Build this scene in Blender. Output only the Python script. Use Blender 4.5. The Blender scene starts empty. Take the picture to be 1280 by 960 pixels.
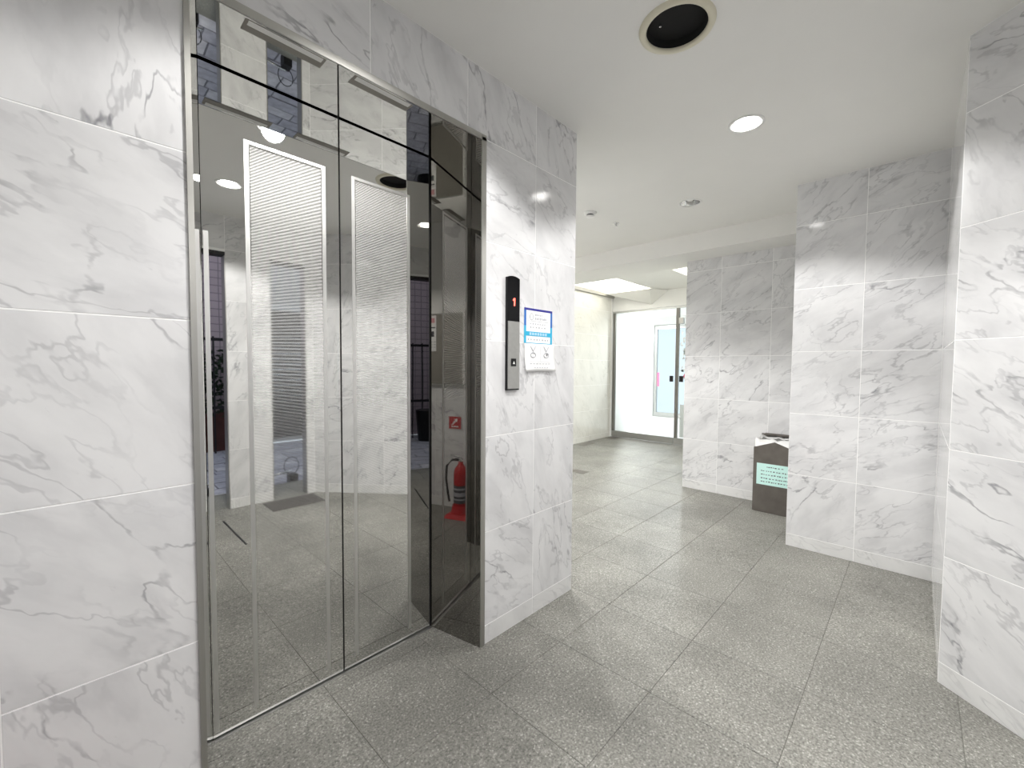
import bpy, bmesh, math, random
from mathutils import Vector, Matrix

S = bpy.context.scene
COL = S.collection
random.seed(7)

# ------------------------------------------------------------------ camera
FPX, PITCH, ROLL, YAW, CAMH = 530.77, 0.0421053, 0.0067610, 0.7628114, 1.18
fw = Vector((math.cos(YAW) * math.cos(PITCH), math.sin(YAW) * math.cos(PITCH), -math.sin(PITCH)))
rt = Vector((math.sin(YAW), -math.cos(YAW), 0))
up = rt.cross(fw)
r2 = math.cos(ROLL) * rt + math.sin(ROLL) * up
u2 = -math.sin(ROLL) * rt + math.cos(ROLL) * up
cam_d = bpy.data.cameras.new('camera')
cam_d.sensor_width = 36.0
cam_d.sensor_fit = 'HORIZONTAL'
cam_d.lens = FPX / 1280 * 36.0
cam_d.clip_start = 0.02
cam = bpy.data.objects.new('camera', cam_d)
COL.objects.link(cam)
cam.matrix_world = Matrix(((r2.x, u2.x, -fw.x, 0), (r2.y, u2.y, -fw.y, 0), (r2.z, u2.z, -fw.z, CAMH), (0, 0, 0, 1)))
S.camera = cam

# ------------------------------------------------------------------ world, exposure
S.view_settings.view_transform = 'Standard'
S.view_settings.look = 'None'
S.view_settings.gamma = 1.0
S.view_settings.use_curve_mapping = False
S.view_settings.exposure = 0.0
w = bpy.data.worlds.new('sky'); S.world = w; w.use_nodes = True
wn = w.node_tree
bg = wn.nodes['Background']
bg.inputs[0].default_value = (0.78, 0.88, 1.0, 1)      # bright overcast sky
bg.inputs[1].default_value = 1.2
S.cycles.glossy_bounces = 8
S.cycles.max_bounces = 14
S.cycles.diffuse_bounces = 6
S.cycles.transparent_max_bounces = 16

SPOT_W = 80.0         # hall downlights
CEIL = 2.36
LAMPS = [(0.76, -0.19), (0.74, 0.745), (2.30, 0.642)]
def spot(loc, watt, half=67, blend=0.24, color=(1, 0.985, 0.965), r=0.05):
    d = bpy.data.lights.new('downlight_or_fill_spot', 'SPOT')
    d.energy = watt; d.spot_size = math.radians(2 * half); d.spot_blend = blend
    d.shadow_soft_size = r; d.color = color
    o = bpy.data.objects.new('downlight_or_fill_spot', d); COL.objects.link(o); o.location = loc
    return o
def area(loc, rot, sx, sy, watt, color):
    d = bpy.data.lights.new('daylight_area', 'AREA'); d.shape = 'RECTANGLE'; d.size = sx; d.size_y = sy
    d.energy = watt; d.color = color
    o = bpy.data.objects.new('daylight_area', d); COL.objects.link(o); o.location = loc; o.rotation_euler = rot
    return o

# ------------------------------------------------------------------ materials
def new_mat(name):
    m = bpy.data.materials.new(name); m.use_nodes = True
    nt = m.node_tree
    return m, nt, nt.nodes['Principled BSDF']
def N(nt, t, **kw):
    n = nt.nodes.new(t)
    for k, v in kw.items(): setattr(n, k, v)
    return n
def plain(name, col, rough=0.5, metal=0.0, spec=0.5, noise=0.0, nscale=30.0, bump=0.0):
    m, nt, b = new_mat(name)
    b.inputs['Base Color'].default_value = (*col, 1)
    b.inputs['Roughness'].default_value = rough
    b.inputs['Metallic'].default_value = metal
    b.inputs['Specular IOR Level'].default_value = spec
    if noise or bump:
        tc = N(nt, 'ShaderNodeTexCoord'); nz = N(nt, 'ShaderNodeTexNoise')
        nz.inputs['Scale'].default_value = nscale; nz.inputs['Detail'].default_value = 4
        nt.links.new(tc.outputs['Object'], nz.inputs['Vector'])
        if noise:
            mp = N(nt, 'ShaderNodeMapRange')
            mp.inputs[1].default_value = 0.3; mp.inputs[2].default_value = 0.7
            mp.inputs[3].default_value = 1 - noise; mp.inputs[4].default_value = 1 + noise
            nt.links.new(nz.outputs['Fac'], mp.inputs[0])
            vm = N(nt, 'ShaderNodeVectorMath', operation='SCALE')
            vm.inputs[0].default_value = col
            nt.links.new(mp.outputs[0], vm.inputs['Scale'])
            nt.links.new(vm.outputs[0], b.inputs['Base Color'])
        if bump:
            bp = N(nt, 'ShaderNodeBump'); bp.inputs['Strength'].default_value = bump; bp.inputs['Distance'].default_value = 0.002
            nt.links.new(nz.outputs['Fac'], bp.inputs['Height']); nt.links.new(bp.outputs[0], b.inputs['Normal'])
    return m
def emis(name, col, strength):
    m, nt, b = new_mat(name)
    b.inputs['Base Color'].default_value = (*col, 1)
    b.inputs['Emission Color'].default_value = (*col, 1)
    b.inputs['Emission Strength'].default_value = strength
    return m

def marble(name, base=(0.765, 0.765, 0.772), dark=(0.27, 0.27, 0.29), rough=0.1, angle=0.75, spread=0.7, vein=1.0):
    m, nt, b = new_mat(name)
    L = nt.links.new
    tc = N(nt, 'ShaderNodeTexCoord'); oi = N(nt, 'ShaderNodeObjectInfo')
    off = N(nt, 'ShaderNodeVectorMath', operation='SCALE'); off.inputs[0].default_value = (37.0, 11.0, 53.0)
    L(oi.outputs['Random'], off.inputs['Scale'])
    ad = N(nt, 'ShaderNodeVectorMath', operation='ADD'); L(tc.outputs['Object'], ad.inputs[0]); L(off.outputs[0], ad.inputs[1])
    ro = N(nt, 'ShaderNodeVectorRotate', rotation_type='Y_AXIS')
    mr = N(nt, 'ShaderNodeMapRange'); mr.inputs[3].default_value = angle - spread; mr.inputs[4].default_value = angle + spread
    L(oi.outputs['Random'], mr.inputs[0]); L(mr.outputs[0], ro.inputs['Angle']); L(ad.outputs[0], ro.inputs['Vector'])
    sc = N(nt, 'ShaderNodeVectorMath', operation='MULTIPLY'); sc.inputs[1].default_value = (1.0, 1.0, 0.42)
    L(ro.outputs[0], sc.inputs[0])
    # domain warp
    wz = N(nt, 'ShaderNodeTexNoise'); wz.inputs['Scale'].default_value = 5.0; wz.inputs['Detail'].default_value = 5; wz.inputs['Roughness'].default_value = 0.6
    L(sc.outputs[0], wz.inputs['Vector'])
    ws = N(nt, 'ShaderNodeVectorMath', operation='SCALE'); ws.inputs['Scale'].default_value = 0.16; L(wz.outputs['Color'], ws.inputs[0])
    wa = N(nt, 'ShaderNodeVectorMath', operation='ADD'); L(sc.outputs[0], wa.inputs[0]); L(ws.outputs[0], wa.inputs[1])
    def ridge(scale, width, detail=3):
        n = N(nt, 'ShaderNodeTexNoise'); n.inputs['Scale'].default_value = scale; n.inputs['Detail'].default_value = detail
        L(wa.outputs[0], n.inputs['Vector'])
        s = N(nt, 'ShaderNodeMath', operation='SUBTRACT'); L(n.outputs['Fac'], s.inputs[0]); s.inputs[1].default_value = 0.5
        a = N(nt, 'ShaderNodeMath', operation='ABSOLUTE'); L(s.outputs[0], a.inputs[0])
        r = N(nt, 'ShaderNodeMapRange', interpolation_type='SMOOTHERSTEP'); r.inputs[1].default_value = 0; r.inputs[2].default_value = width
        r.inputs[3].default_value = 1; r.inputs[4].default_value = 0
        L(a.outputs[0], r.inputs[0]); return r.outputs[0]
    def soft(scale, lo, hi, vec):
        n = N(nt, 'ShaderNodeTexNoise'); n.inputs['Scale'].default_value = scale; n.inputs['Detail'].default_value = 4
        L(vec, n.inputs['Vector'])
        r = N(nt, 'ShaderNodeMapRange', interpolation_type='SMOOTHSTEP'); r.inputs[1].default_value = lo; r.inputs[2].default_value = hi
        L(n.outputs['Fac'], r.inputs[0]); return r.outputs[0]
    def mul(a, c):
        x = N(nt, 'ShaderNodeMath', operation='MULTIPLY'); L(a, x.inputs[0])
        if isinstance(c, float): x.inputs[1].default_value = c
        else: L(c, x.inputs[1])
        return x.outputs[0]
    def addn(a, c):
        x = N(nt, 'ShaderNodeMath', operation='ADD'); L(a, x.inputs[0]); L(c, x.inputs[1]); return x.outputs[0]
    mask = soft(3.6, 0.40, 0.66, sc.outputs[0])
    brk = soft(26.0, 0.30, 0.62, sc.outputs[0])
    v1 = mul(mul(mul(ridge(4.4, 0.016, 3), mask), brk), 0.72 * vein)
    v2 = mul(mul(ridge(11.0, 0.030, 3), soft(5.5, 0.38, 0.64, sc.outputs[0])), 0.34 * vein)
    cl = mul(soft(9.0, 0.30, 0.88, wa.outputs[0]), 0.38 * vein)
    sp = mul(mul(soft(55.0, 0.66, 0.80, wa.outputs[0]), soft(9.0, 0.5, 0.66, sc.outputs[0])), 0.6 * vein)
    t = addn(addn(v1, v2), addn(cl, sp))
    mx = N(nt, 'ShaderNodeMix', data_type='RGBA', clamp_factor=True)
    L(t, mx.inputs['Factor']); mx.inputs['A'].default_value = (*base, 1); mx.inputs['B'].default_value = (*dark, 1)
    L(mx.outputs['Result'], b.inputs['Base Color'])
    b.inputs['Roughness'].default_value = rough
    return m

def granite(name):
    m, nt, b = new_mat(name)
    L = nt.links.new
    tc = N(nt, 'ShaderNodeTexCoord'); oi = N(nt, 'ShaderNodeObjectInfo')
    off = N(nt, 'ShaderNodeVectorMath', operation='SCALE'); off.inputs[0].default_value = (13.0, 29.0, 5.0)
    L(oi.outputs['Random'], off.inputs['Scale'])
    ad = N(nt, 'ShaderNodeVectorMath', operation='ADD'); L(tc.outputs['Object'], ad.inputs[0]); L(off.outputs[0], ad.inputs[1])
    n1 = N(nt, 'ShaderNodeTexNoise'); n1.inputs['Scale'].default_value = 130; n1.inputs['Detail'].default_value = 3; n1.inputs['Roughness'].default_value = 0.7
    L(ad.outputs[0], n1.inputs['Vector'])
    vo = N(nt, 'ShaderNodeTexVoronoi'); vo.inputs['Scale'].default_value = 210; L(ad.outputs[0], vo.inputs['Vector'])
    geo = N(nt, 'ShaderNodeNewGeometry')
    n2 = N(nt, 'ShaderNodeTexNoise'); n2.inputs['Scale'].default_value = 2.2; n2.inputs['Detail'].default_value = 5; n2.inputs['Roughness'].default_value = 0.6
    L(geo.outputs['Position'], n2.inputs['Vector'])
    cr = N(nt, 'ShaderNodeValToRGB')
    e = cr.color_ramp.elements
    e[0].position = 0.28; e[0].color = (0.085, 0.084, 0.076, 1)
    e[1].position = 0.74; e[1].color = (0.50, 0.49, 0.455, 1)
    k = e.new(0.46); k.color = (0.215, 0.212, 0.192, 1)
    k = e.new(0.58); k.color = (0.275, 0.27, 0.245, 1)
    L(n1.outputs['Fac'], cr.inputs[0])
    # scattered pale grains
    gr = N(nt, 'ShaderNodeSeparateColor'); L(vo.outputs['Color'], gr.inputs[0])
    gt = N(nt, 'ShaderNodeMapRange'); gt.inputs[1].default_value = 0.955; gt.inputs[2].default_value = 0.975; gt.inputs[4].default_value = 0.6
    L(gr.outputs[0], gt.inputs[0])
    mg = N(nt, 'ShaderNodeMix', data_type='RGBA'); L(gt.outputs[0], mg.inputs['Factor']); L(cr.outputs[0], mg.inputs['A']); mg.inputs['B'].default_value = (0.55, 0.54, 0.5, 1)
    # wear: broad stains that stay with the floor
    st = N(nt, 'ShaderNodeMapRange'); st.inputs[1].default_value = 0.3; st.inputs[2].default_value = 0.72; st.inputs[3].default_value = 0.76; st.inputs[4].default_value = 1.16
    L(n2.outputs['Fac'], st.inputs[0])
    rv = N(nt, 'ShaderNodeMapRange'); rv.inputs[3].default_value = 0.95; rv.inputs[4].default_value = 1.05; L(oi.outputs['Random'], rv.inputs[0])
    mm = N(nt, 'ShaderNodeMath', operation='MULTIPLY'); L(st.outputs[0], mm.inputs[0]); L(rv.outputs[0], mm.inputs[1])
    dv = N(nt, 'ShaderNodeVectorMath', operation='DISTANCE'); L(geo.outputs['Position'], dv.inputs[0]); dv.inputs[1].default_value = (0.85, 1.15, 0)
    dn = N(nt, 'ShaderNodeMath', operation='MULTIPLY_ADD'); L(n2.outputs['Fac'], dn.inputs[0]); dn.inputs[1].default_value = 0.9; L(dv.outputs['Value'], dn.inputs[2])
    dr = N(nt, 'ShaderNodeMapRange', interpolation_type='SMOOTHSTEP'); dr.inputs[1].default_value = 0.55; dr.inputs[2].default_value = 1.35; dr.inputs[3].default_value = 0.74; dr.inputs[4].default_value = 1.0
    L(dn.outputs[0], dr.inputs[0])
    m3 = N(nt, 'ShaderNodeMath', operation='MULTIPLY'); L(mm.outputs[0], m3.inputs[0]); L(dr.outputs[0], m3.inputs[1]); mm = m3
    vs = N(nt, 'ShaderNodeVectorMath', operation='SCALE'); L(mg.outputs['Result'], vs.inputs[0]); L(mm.outputs[0], vs.inputs['Scale'])
    L(vs.outputs[0], b.inputs['Base Color'])
    b.inputs['Roughness'].default_value = 0.5
    b.inputs['Specular IOR Level'].default_value = 0.3
    bp = N(nt, 'ShaderNodeBump'); bp.inputs['Strength'].default_value = 0.12; bp.inputs['Distance'].default_value = 0.001
    L(n1.outputs['Fac'], bp.inputs['Height']); L(bp.outputs[0], b.inputs['Normal'])
    return m

def mirror(name, col, rough=0.015, wave=0.0):
    m, nt, b = new_mat(name)
    b.inputs['Base Color'].default_value = (*col, 1); b.inputs['Metallic'].default_value = 1; b.inputs['Roughness'].default_value = rough
    if wave:
        tc = N(nt, 'ShaderNodeTexCoord'); nz = N(nt, 'ShaderNodeTexNoise'); nz.inputs['Scale'].default_value = 5; nz.inputs['Detail'].default_value = 1
        nt.links.new(tc.outputs['Object'], nz.inputs['Vector'])
        bp = N(nt, 'ShaderNodeBump'); bp.inputs['Strength'].default_value = wave; bp.inputs['Distance'].default_value = 0.001
        nt.links.new(nz.outputs['Fac'], bp.inputs['Height']); nt.links.new(bp.outputs[0], b.inputs['Normal'])
    return m

def etched(name):
    """etched steel: fine rows of dulled dots on a polished sheet"""
    m, nt, b = new_mat(name)
    L = nt.links.new
    tc = N(nt, 'ShaderNodeTexCoord'); sx = N(nt, 'ShaderNodeSeparateXYZ'); L(tc.outputs['Object'], sx.inputs[0])
    # rows fan slightly: phase = (z-1.15)/(1-0.9x)
    a = N(nt, 'ShaderNodeMath', operation='MULTIPLY_ADD'); L(sx.outputs['X'], a.inputs[0]); a.inputs[1].default_value = 1.15; a.inputs[2].default_value = 1.0
    s = N(nt, 'ShaderNodeMath', operation='SUBTRACT'); L(sx.outputs['Z'], s.inputs[0]); s.inputs[1].default_value = 1.22
    d = N(nt, 'ShaderNodeMath', operation='DIVIDE'); L(s.outputs[0], d.inputs[0]); L(a.outputs[0], d.inputs[1])
    f = N(nt, 'ShaderNodeMath', operation='MULTIPLY'); L(d.outputs[0], f.inputs[0]); f.inputs[1].default_value = 2 * math.pi / 0.0105
    si = N(nt, 'ShaderNodeMath', operation='SINE'); L(f.outputs[0], si.inputs[0])
    mr = N(nt, 'ShaderNodeMapRange'); mr.inputs[1].default_value = -0.6; mr.inputs[2].default_value = 0.6; mr.inputs[3].default_value = 0.16; mr.inputs[4].default_value = 0.48
    L(si.outputs[0], mr.inputs[0])
    # brightness put in by height: larger dulled share above, near mirror at the foot
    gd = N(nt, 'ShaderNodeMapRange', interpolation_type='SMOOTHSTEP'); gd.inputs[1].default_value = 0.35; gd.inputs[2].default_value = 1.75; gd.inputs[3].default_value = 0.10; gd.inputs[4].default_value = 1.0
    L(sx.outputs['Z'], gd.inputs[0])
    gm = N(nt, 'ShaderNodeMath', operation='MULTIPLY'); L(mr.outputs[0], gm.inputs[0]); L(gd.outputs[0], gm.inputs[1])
    b.inputs['Base Color'].default_value = (0.76, 0.76, 0.74, 1); b.inputs['Metallic'].default_value = 1; b.inputs['Roughness'].default_value = 0.03
    r = N(nt, 'ShaderNodeBsdfPrincipled'); r.inputs['Base Color'].default_value = (0.80, 0.80, 0.785, 1); r.inputs['Metallic'].default_value = 1.0; r.inputs['Roughness'].default_value = 0.62
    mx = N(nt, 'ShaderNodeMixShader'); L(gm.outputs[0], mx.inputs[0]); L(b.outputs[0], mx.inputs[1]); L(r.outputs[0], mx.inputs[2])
    L(mx.outputs[0], nt.nodes['Material Output'].inputs['Surface'])
    return m

def glass(name, tint=(0.97, 0.99, 0.985)):
    m, nt, b = new_mat(name)
    L = nt.links.new
    nt.nodes.remove(b)
    t = N(nt, 'ShaderNodeBsdfTransparent'); t.inputs[0].default_value = (*tint, 1)
    g = N(nt, 'ShaderNodeBsdfGlossy'); g.inputs['Roughness'].default_value = 0.01
    fr = N(nt, 'ShaderNodeFresnel'); fr.inputs[0].default_value = 1.3
    mx = N(nt, 'ShaderNodeMixShader'); L(fr.outputs[0], mx.inputs[0]); L(t.outputs[0], mx.inputs[1]); L(g.outputs[0], mx.inputs[2])
    L(mx.outputs[0], nt.nodes['Material Output'].inputs['Surface'])
    return m

def tiny_tile(name, col, joint, s):
    m, nt, b = new_mat(name)
    L = nt.links.new
    tc = N(nt, 'ShaderNodeTexCoord'); mp = N(nt, 'ShaderNodeMapping'); mp.inputs['Rotation'].default_value = (math.radians(90), 0, 0)
    L(tc.outputs['Object'], mp.inputs['Vector'])
    br = N(nt, 'ShaderNodeTexBrick'); br.offset = 0.0; br.inputs['Scale'].default_value = 1.0
    br.inputs['Brick Width'].default_value = s; br.inputs['Row Height'].default_value = s; br.inputs['Mortar Size'].default_value = s * 0.055
    br.inputs['Color1'].default_value = (*col, 1); br.inputs['Color2'].default_value = (col[0] * 0.92, col[1] * 0.92, col[2] * 0.92, 1); br.inputs['Mortar'].default_value = (*joint, 1)
    L(mp.outputs[0], br.inputs['Vector']); L(br.outputs['Color'], b.inputs['Base Color'])
    b.inputs['Roughness'].default_value = 0.4
    return m

M = dict(
    marble_a=marble('white_marble', angle=0.8, spread=0.75),
    marble_b=marble('white_marble_diagonal', angle=-0.95, spread=0.3),
    marble_cream=marble('cream_marble', base=(0.83, 0.82, 0.78), dark=(0.5, 0.5, 0.46), rough=0.06, vein=0.6),
    marble_base=marble('skirting_marble', base=(0.77, 0.77, 0.765), vein=0.5),
    grout=plain('white_grout', (0.95, 0.95, 0.945), 0.8),
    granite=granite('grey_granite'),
    joint=plain('floor_joint', (0.225, 0.222, 0.20), 0.8),
    paint=plain('ceiling_paint', (0.85, 0.845, 0.82), 0.75, spec=0.2, noise=0.01, nscale=4),
    whitewall=plain('white_wall_paint', (0.83, 0.83, 0.82), 0.6, spec=0.3),
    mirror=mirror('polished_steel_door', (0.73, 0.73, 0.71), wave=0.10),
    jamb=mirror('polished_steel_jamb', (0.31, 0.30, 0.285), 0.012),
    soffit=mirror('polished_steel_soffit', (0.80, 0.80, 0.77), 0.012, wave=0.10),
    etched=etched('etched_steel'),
    strip=plain('dull_steel_strip', (0.74, 0.74, 0.72), 0.38, 1.0),
    trim=plain('brushed_steel_trim', (0.46, 0.455, 0.43), 0.45, 1.0),
    steel=plain('brushed_steel', (0.50, 0.50, 0.485), 0.36, 1.0, noise=0.04, nscale=60),
    chrome=plain('chrome', (0.8, 0.8, 0.8), 0.1, 1.0),
    dark=plain('dark_void', (0.01, 0.01, 0.01), 0.9),
    black=plain('black_plastic', (0.008, 0.008, 0.009), 0.3, spec=0.3),
    blackgloss=plain('black_acrylic', (0.004, 0.004, 0.005), 0.12, spec=0.15),
    iron=plain('black_iron', (0.015, 0.015, 0.018), 0.5),
    white=plain('white_plastic', (0.84, 0.84, 0.82), 0.35),
    bag=plain('white_plastic_bag', (0.85, 0.85, 0.84), 0.4, bump=0.6, nscale=60),
    cream=plain('cream_plastic', (0.70, 0.665, 0.53), 0.4),
    paper=plain('white_paper', (0.88, 0.88, 0.88), 0.6, spec=0.2),
    blue=plain('blue_print', (0.035, 0.16, 0.50), 0.5, spec=0.2),
    navy=plain('indigo_print', (0.045, 0.045, 0.28), 0.5, spec=0.2),
    cyan=plain('cyan_print', (0.045, 0.42, 0.66), 0.5, spec=0.2),
    pale=plain('pale_blue_print', (0.42, 0.66, 0.86), 0.5, spec=0.2),
    ink=plain('grey_ink', (0.42, 0.43, 0.47), 0.6, spec=0.1),
    inkdark=plain('dark_ink', (0.08, 0.08, 0.09), 0.6, spec=0.1),
    pinkink=plain('pink_ink', (0.75, 0.35, 0.38), 0.6, spec=0.1),
    mint=plain('mint_card', (0.60, 0.87, 0.82), 0.5, spec=0.2),
    bin=plain('bin_steel', (0.165, 0.15, 0.135), 0.42, 0.55, noise=0.12, nscale=12),
    red=plain('red_enamel', (0.46, 0.012, 0.012), 0.22),
    redplastic=plain('red_plastic', (0.5, 0.015, 0.02), 0.4),
    digit=emis('red_led_digit', (1.0, 0.10, 0.07), 3.5),
    lamp=emis('lamp_glass', (1.0, 0.98, 0.95), 16.0),
    trough=emis('luminous_ceiling', (1.0, 0.975, 0.885), 2.4),
    reflector=plain('aluminium_reflector', (0.85, 0.85, 0.85), 0.15, 1.0),
    greypanel=plain('grey_steel_panel', (0.30, 0.285, 0.255), 0.45, 0.3),
    stile=plain('dark_steel_stile', (0.20, 0.195, 0.18), 0.4, 0.5),
    mat=plain('brown_rubber_mat', (0.085, 0.078, 0.073), 0.85, noise=0.2, nscale=80),
    glass=glass('clear_glass'),
    frost=plain('white_film', (0.9, 0.9, 0.9), 0.5),
    pink=plain('pink_film', (0.85, 0.16, 0.30), 0.5),
    pinktile=tiny_tile('pink_facade_tile', (0.68, 0.55, 0.60), (0.34, 0.28, 0.32), 0.11),
    shutter=plain('grey_brown_shutter', (0.17, 0.155, 0.145), 0.5),
    facade=plain('pale_facade_render', (0.55, 0.54, 0.53), 0.7, noise=0.05, nscale=3),
    paver=plain('lavender_grey_paver', (0.47, 0.465, 0.53), 0.7, noise=0.16, nscale=14),
    paverb=plain('pale_grey_paver', (0.62, 0.61, 0.66), 0.7, noise=0.16, nscale=14),
    asphalt=plain('paver_joint', (0.22, 0.22, 0.25), 0.85),
    leaf=plain('dark_leaf', (0.035, 0.065, 0.03), 0.5, noise=0.4, nscale=20),
    planter=plain('red_brown_planter', (0.10, 0.028, 0.022), 0.55, noise=0.2, nscale=8),
)

# ------------------------------------------------------------------ builders
def link(name, me, mat, parent=None, kind=None):
    o = bpy.data.objects.new(name, me); COL.objects.link(o)
    if mat is not None and len(me.materials) == 0:
        for x in (mat if isinstance(mat, (list, tuple)) else [mat]): me.materials.append(M[x] if isinstance(x, str) else x)
    if parent: o.parent = parent
    if kind: o['kind'] = kind
    return o
def bm_obj(name, bm, mat, parent=None, kind=None, smooth=False):
    bmesh.ops.recalc_face_normals(bm, faces=bm.faces)
    me = bpy.data.meshes.new(name); bm.to_mesh(me); bm.free()
    if smooth:
        for p in me.polygons: p.use_smooth = True
    return link(name, me, mat, parent, kind)
def add_box(bm, lo, hi, bevel=0.0):
    r = bmesh.ops.create_cube(bm, size=1.0)
    vs = r['verts']
    for v in vs:
        v.co = Vector([(lo[i] + hi[i]) / 2 + v.co[i] * (hi[i] - lo[i]) for i in range(3)])
    if bevel:
        es = list({e for v in vs for e in v.link_edges})
        bmesh.ops.bevel(bm, geom=es, offset=bevel, segments=2, affect='EDGES', profile=0.6)
def box(name, lo, hi, mat, parent=None, kind=None, bevel=0.0):
    bm = bmesh.new(); add_box(bm, lo, hi, bevel); return bm_obj(name, bm, mat, parent, kind)
def boxes(name, lst, mat, parent=None, kind=None, bevel=0.0):
    bm = bmesh.new()
    for lo, hi in lst: add_box(bm, lo, hi, bevel)
    return bm_obj(name, bm, mat, parent, kind)
def add_prism(bm, poly, z0, z1):
    a = [bm.verts.new((x, y, z0)) for x, y in poly]; c = [bm.verts.new((x, y, z1)) for x, y in poly]
    n = len(poly)
    bm.faces.new(a[::-1]); bm.faces.new(c)
    for i in range(n): bm.faces.new((a[i], a[(i + 1) % n], c[(i + 1) % n], c[i]))
def prism(name, poly, z0, z1, mat, parent=None, kind=None):
    bm = bmesh.new(); add_prism(bm, poly, z0, z1); return bm_obj(name, bm, mat, parent, kind)
def add_lathe(bm, prof, seg=32, c=(0, 0, 0), cap0=False, cap1=False):
    rings = []
    for r, z in prof:
        if r < 1e-6: rings.append([bm.verts.new((c[0], c[1], c[2] + z))])
        else: rings.append([bm.verts.new((c[0] + r * math.cos(2 * math.pi * i / seg), c[1] + r * math.sin(2 * math.pi * i / seg), c[2] + z)) for i in range(seg)])
    for a, b in zip(rings, rings[1:]):
        for i in range(seg):
            j = (i + 1) % seg
            if len(a) == 1 and len(b) == 1: continue
            if len(a) == 1: bm.faces.new((a[0], b[i], b[j]))
            elif len(b) == 1: bm.faces.new((a[i], a[j], b[0]))
            else: bm.faces.new((a[i], a[j], b[j], b[i]))
    if cap0 and len(rings[0]) > 1: bm.faces.new(rings[0])
    if cap1 and len(rings[-1]) > 1: bm.faces.new(rings[-1])
def lathe(name, prof, mat, parent=None, c=(0, 0, 0), seg=32, smooth=True):
    bm = bmesh.new(); add_lathe(bm, prof, seg, c); return bm_obj(name, bm, mat, parent, None, smooth)
def tube(name, pts, r, mat, parent=None, seg=10, closed=False):
    bm = bmesh.new(); pts = [Vector(p) for p in pts]; n = len(pts); rings = []
    for i, p in enumerate(pts):
        if closed: t = (pts[(i + 1) % n] - pts[i - 1]).normalized()
        else: t = (pts[min(i + 1, n - 1)] - pts[max(i - 1, 0)]).normalized()
        a = t.orthogonal().normalized() if abs(t.z) > 0.9 else Vector((0, 0, 1)).cross(t).normalized()
        b = t.cross(a)
        rings.append([bm.verts.new(p + r * (a * math.cos(2 * math.pi * k / seg) + b * math.sin(2 * math.pi * k / seg))) for k in range(seg)])
    m = n if closed else n - 1
    for i in range(m):
        A, B = rings[i], rings[(i + 1) % n]
        for k in range(seg): bm.faces.new((A[k], A[(k + 1) % seg], B[(k + 1) % seg], B[k]))
    if not closed: bm.faces.new(rings[0]); bm.faces.new(rings[-1])
    return bm_obj(name, bm, mat, parent, None, True)
def empty(name, loc, label, cat, group=None, rz=0.0):
    o = bpy.data.objects.new(name, None); COL.objects.link(o); o.location = loc; o.rotation_euler = (0, 0, rz); o.empty_display_size = 0.05
    o['label'] = label; o['category'] = cat
    if group: o['group'] = group
    return o
def tag(o, label, cat, group=None):
    o['label'] = label; o['category'] = cat
    if group: o['group'] = group
    return o
def copy_tree(o, parent=None):
    c = o.copy(); COL.objects.link(c); c.parent = parent
    for ch in [x for x in bpy.data.objects if x.parent == o]:
        copy_tree(ch, c)
    return c

GAP = 0.0032
_tiles = {}
def tile_mesh(name, wd, ht, mat, th=0.003, ch=0.0004):
    key = (round(wd, 4), round(ht, 4), mat)
    if key in _tiles: return _tiles[key]
    x, z = wd / 2, ht / 2
    f = [(-x + ch, 0, -z + ch), (x - ch, 0, -z + ch), (x - ch, 0, z - ch), (-x + ch, 0, z - ch)]
    m = [(-x, ch, -z), (x, ch, -z), (x, ch, z), (-x, ch, z)]
    k = [(a, th, c) for a, _, c in m]
    faces = [(0, 1, 2, 3)]
    for i in range(4):
        j = (i + 1) % 4
        faces += [(4 + i, 4 + j, j, i), (8 + i, 8 + j, 4 + j, 4 + i)]
    me = bpy.data.meshes.new(name); me.from_pydata(f + m + k, [], faces); me.update()
    me.materials.append(M[mat]); _tiles[key] = me
    return me
ROWS = [0, 0.08, 0.482, 0.884, 1.286, 1.688, 2.092, 2.36]
def tile_wall(parent, P, ang, cols, rows=ROWS, mat='marble_a', base='marble_base', skip=None, z0=0.0):
    """marble tiles hung in front of a wall: P = start of the run, ang = heading of the run, front faces to its right"""
    U = Vector((math.cos(ang), math.sin(ang), 0))
    for ri, (a, b) in enumerate(zip(rows, rows[1:])):
        cs = cols(ri) if callable(cols) else cols
        for c, d in zip(cs, cs[1:]):
            if skip and skip((c + d) / 2, (a + b) / 2): continue
            mt = base if (a == 0 and b < 0.2) else mat
            nm = 'skirting_tile' if mt == base and a == 0 else 'marble_tile'
            o = bpy.data.objects.new(nm, tile_mesh(nm, d - c - GAP, b - a - GAP, mt)); COL.objects.link(o)
            o.location = Vector((P[0], P[1], 0)) + U * ((c + d) / 2) + Vector((0, 0, (a + b) / 2))
            o.rotation_euler = (0, 0, ang); o.parent = parent
TH = 0.0008       # how far tiles stand proud of the body behind them
TOP = 2.64
PI = math.pi

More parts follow.
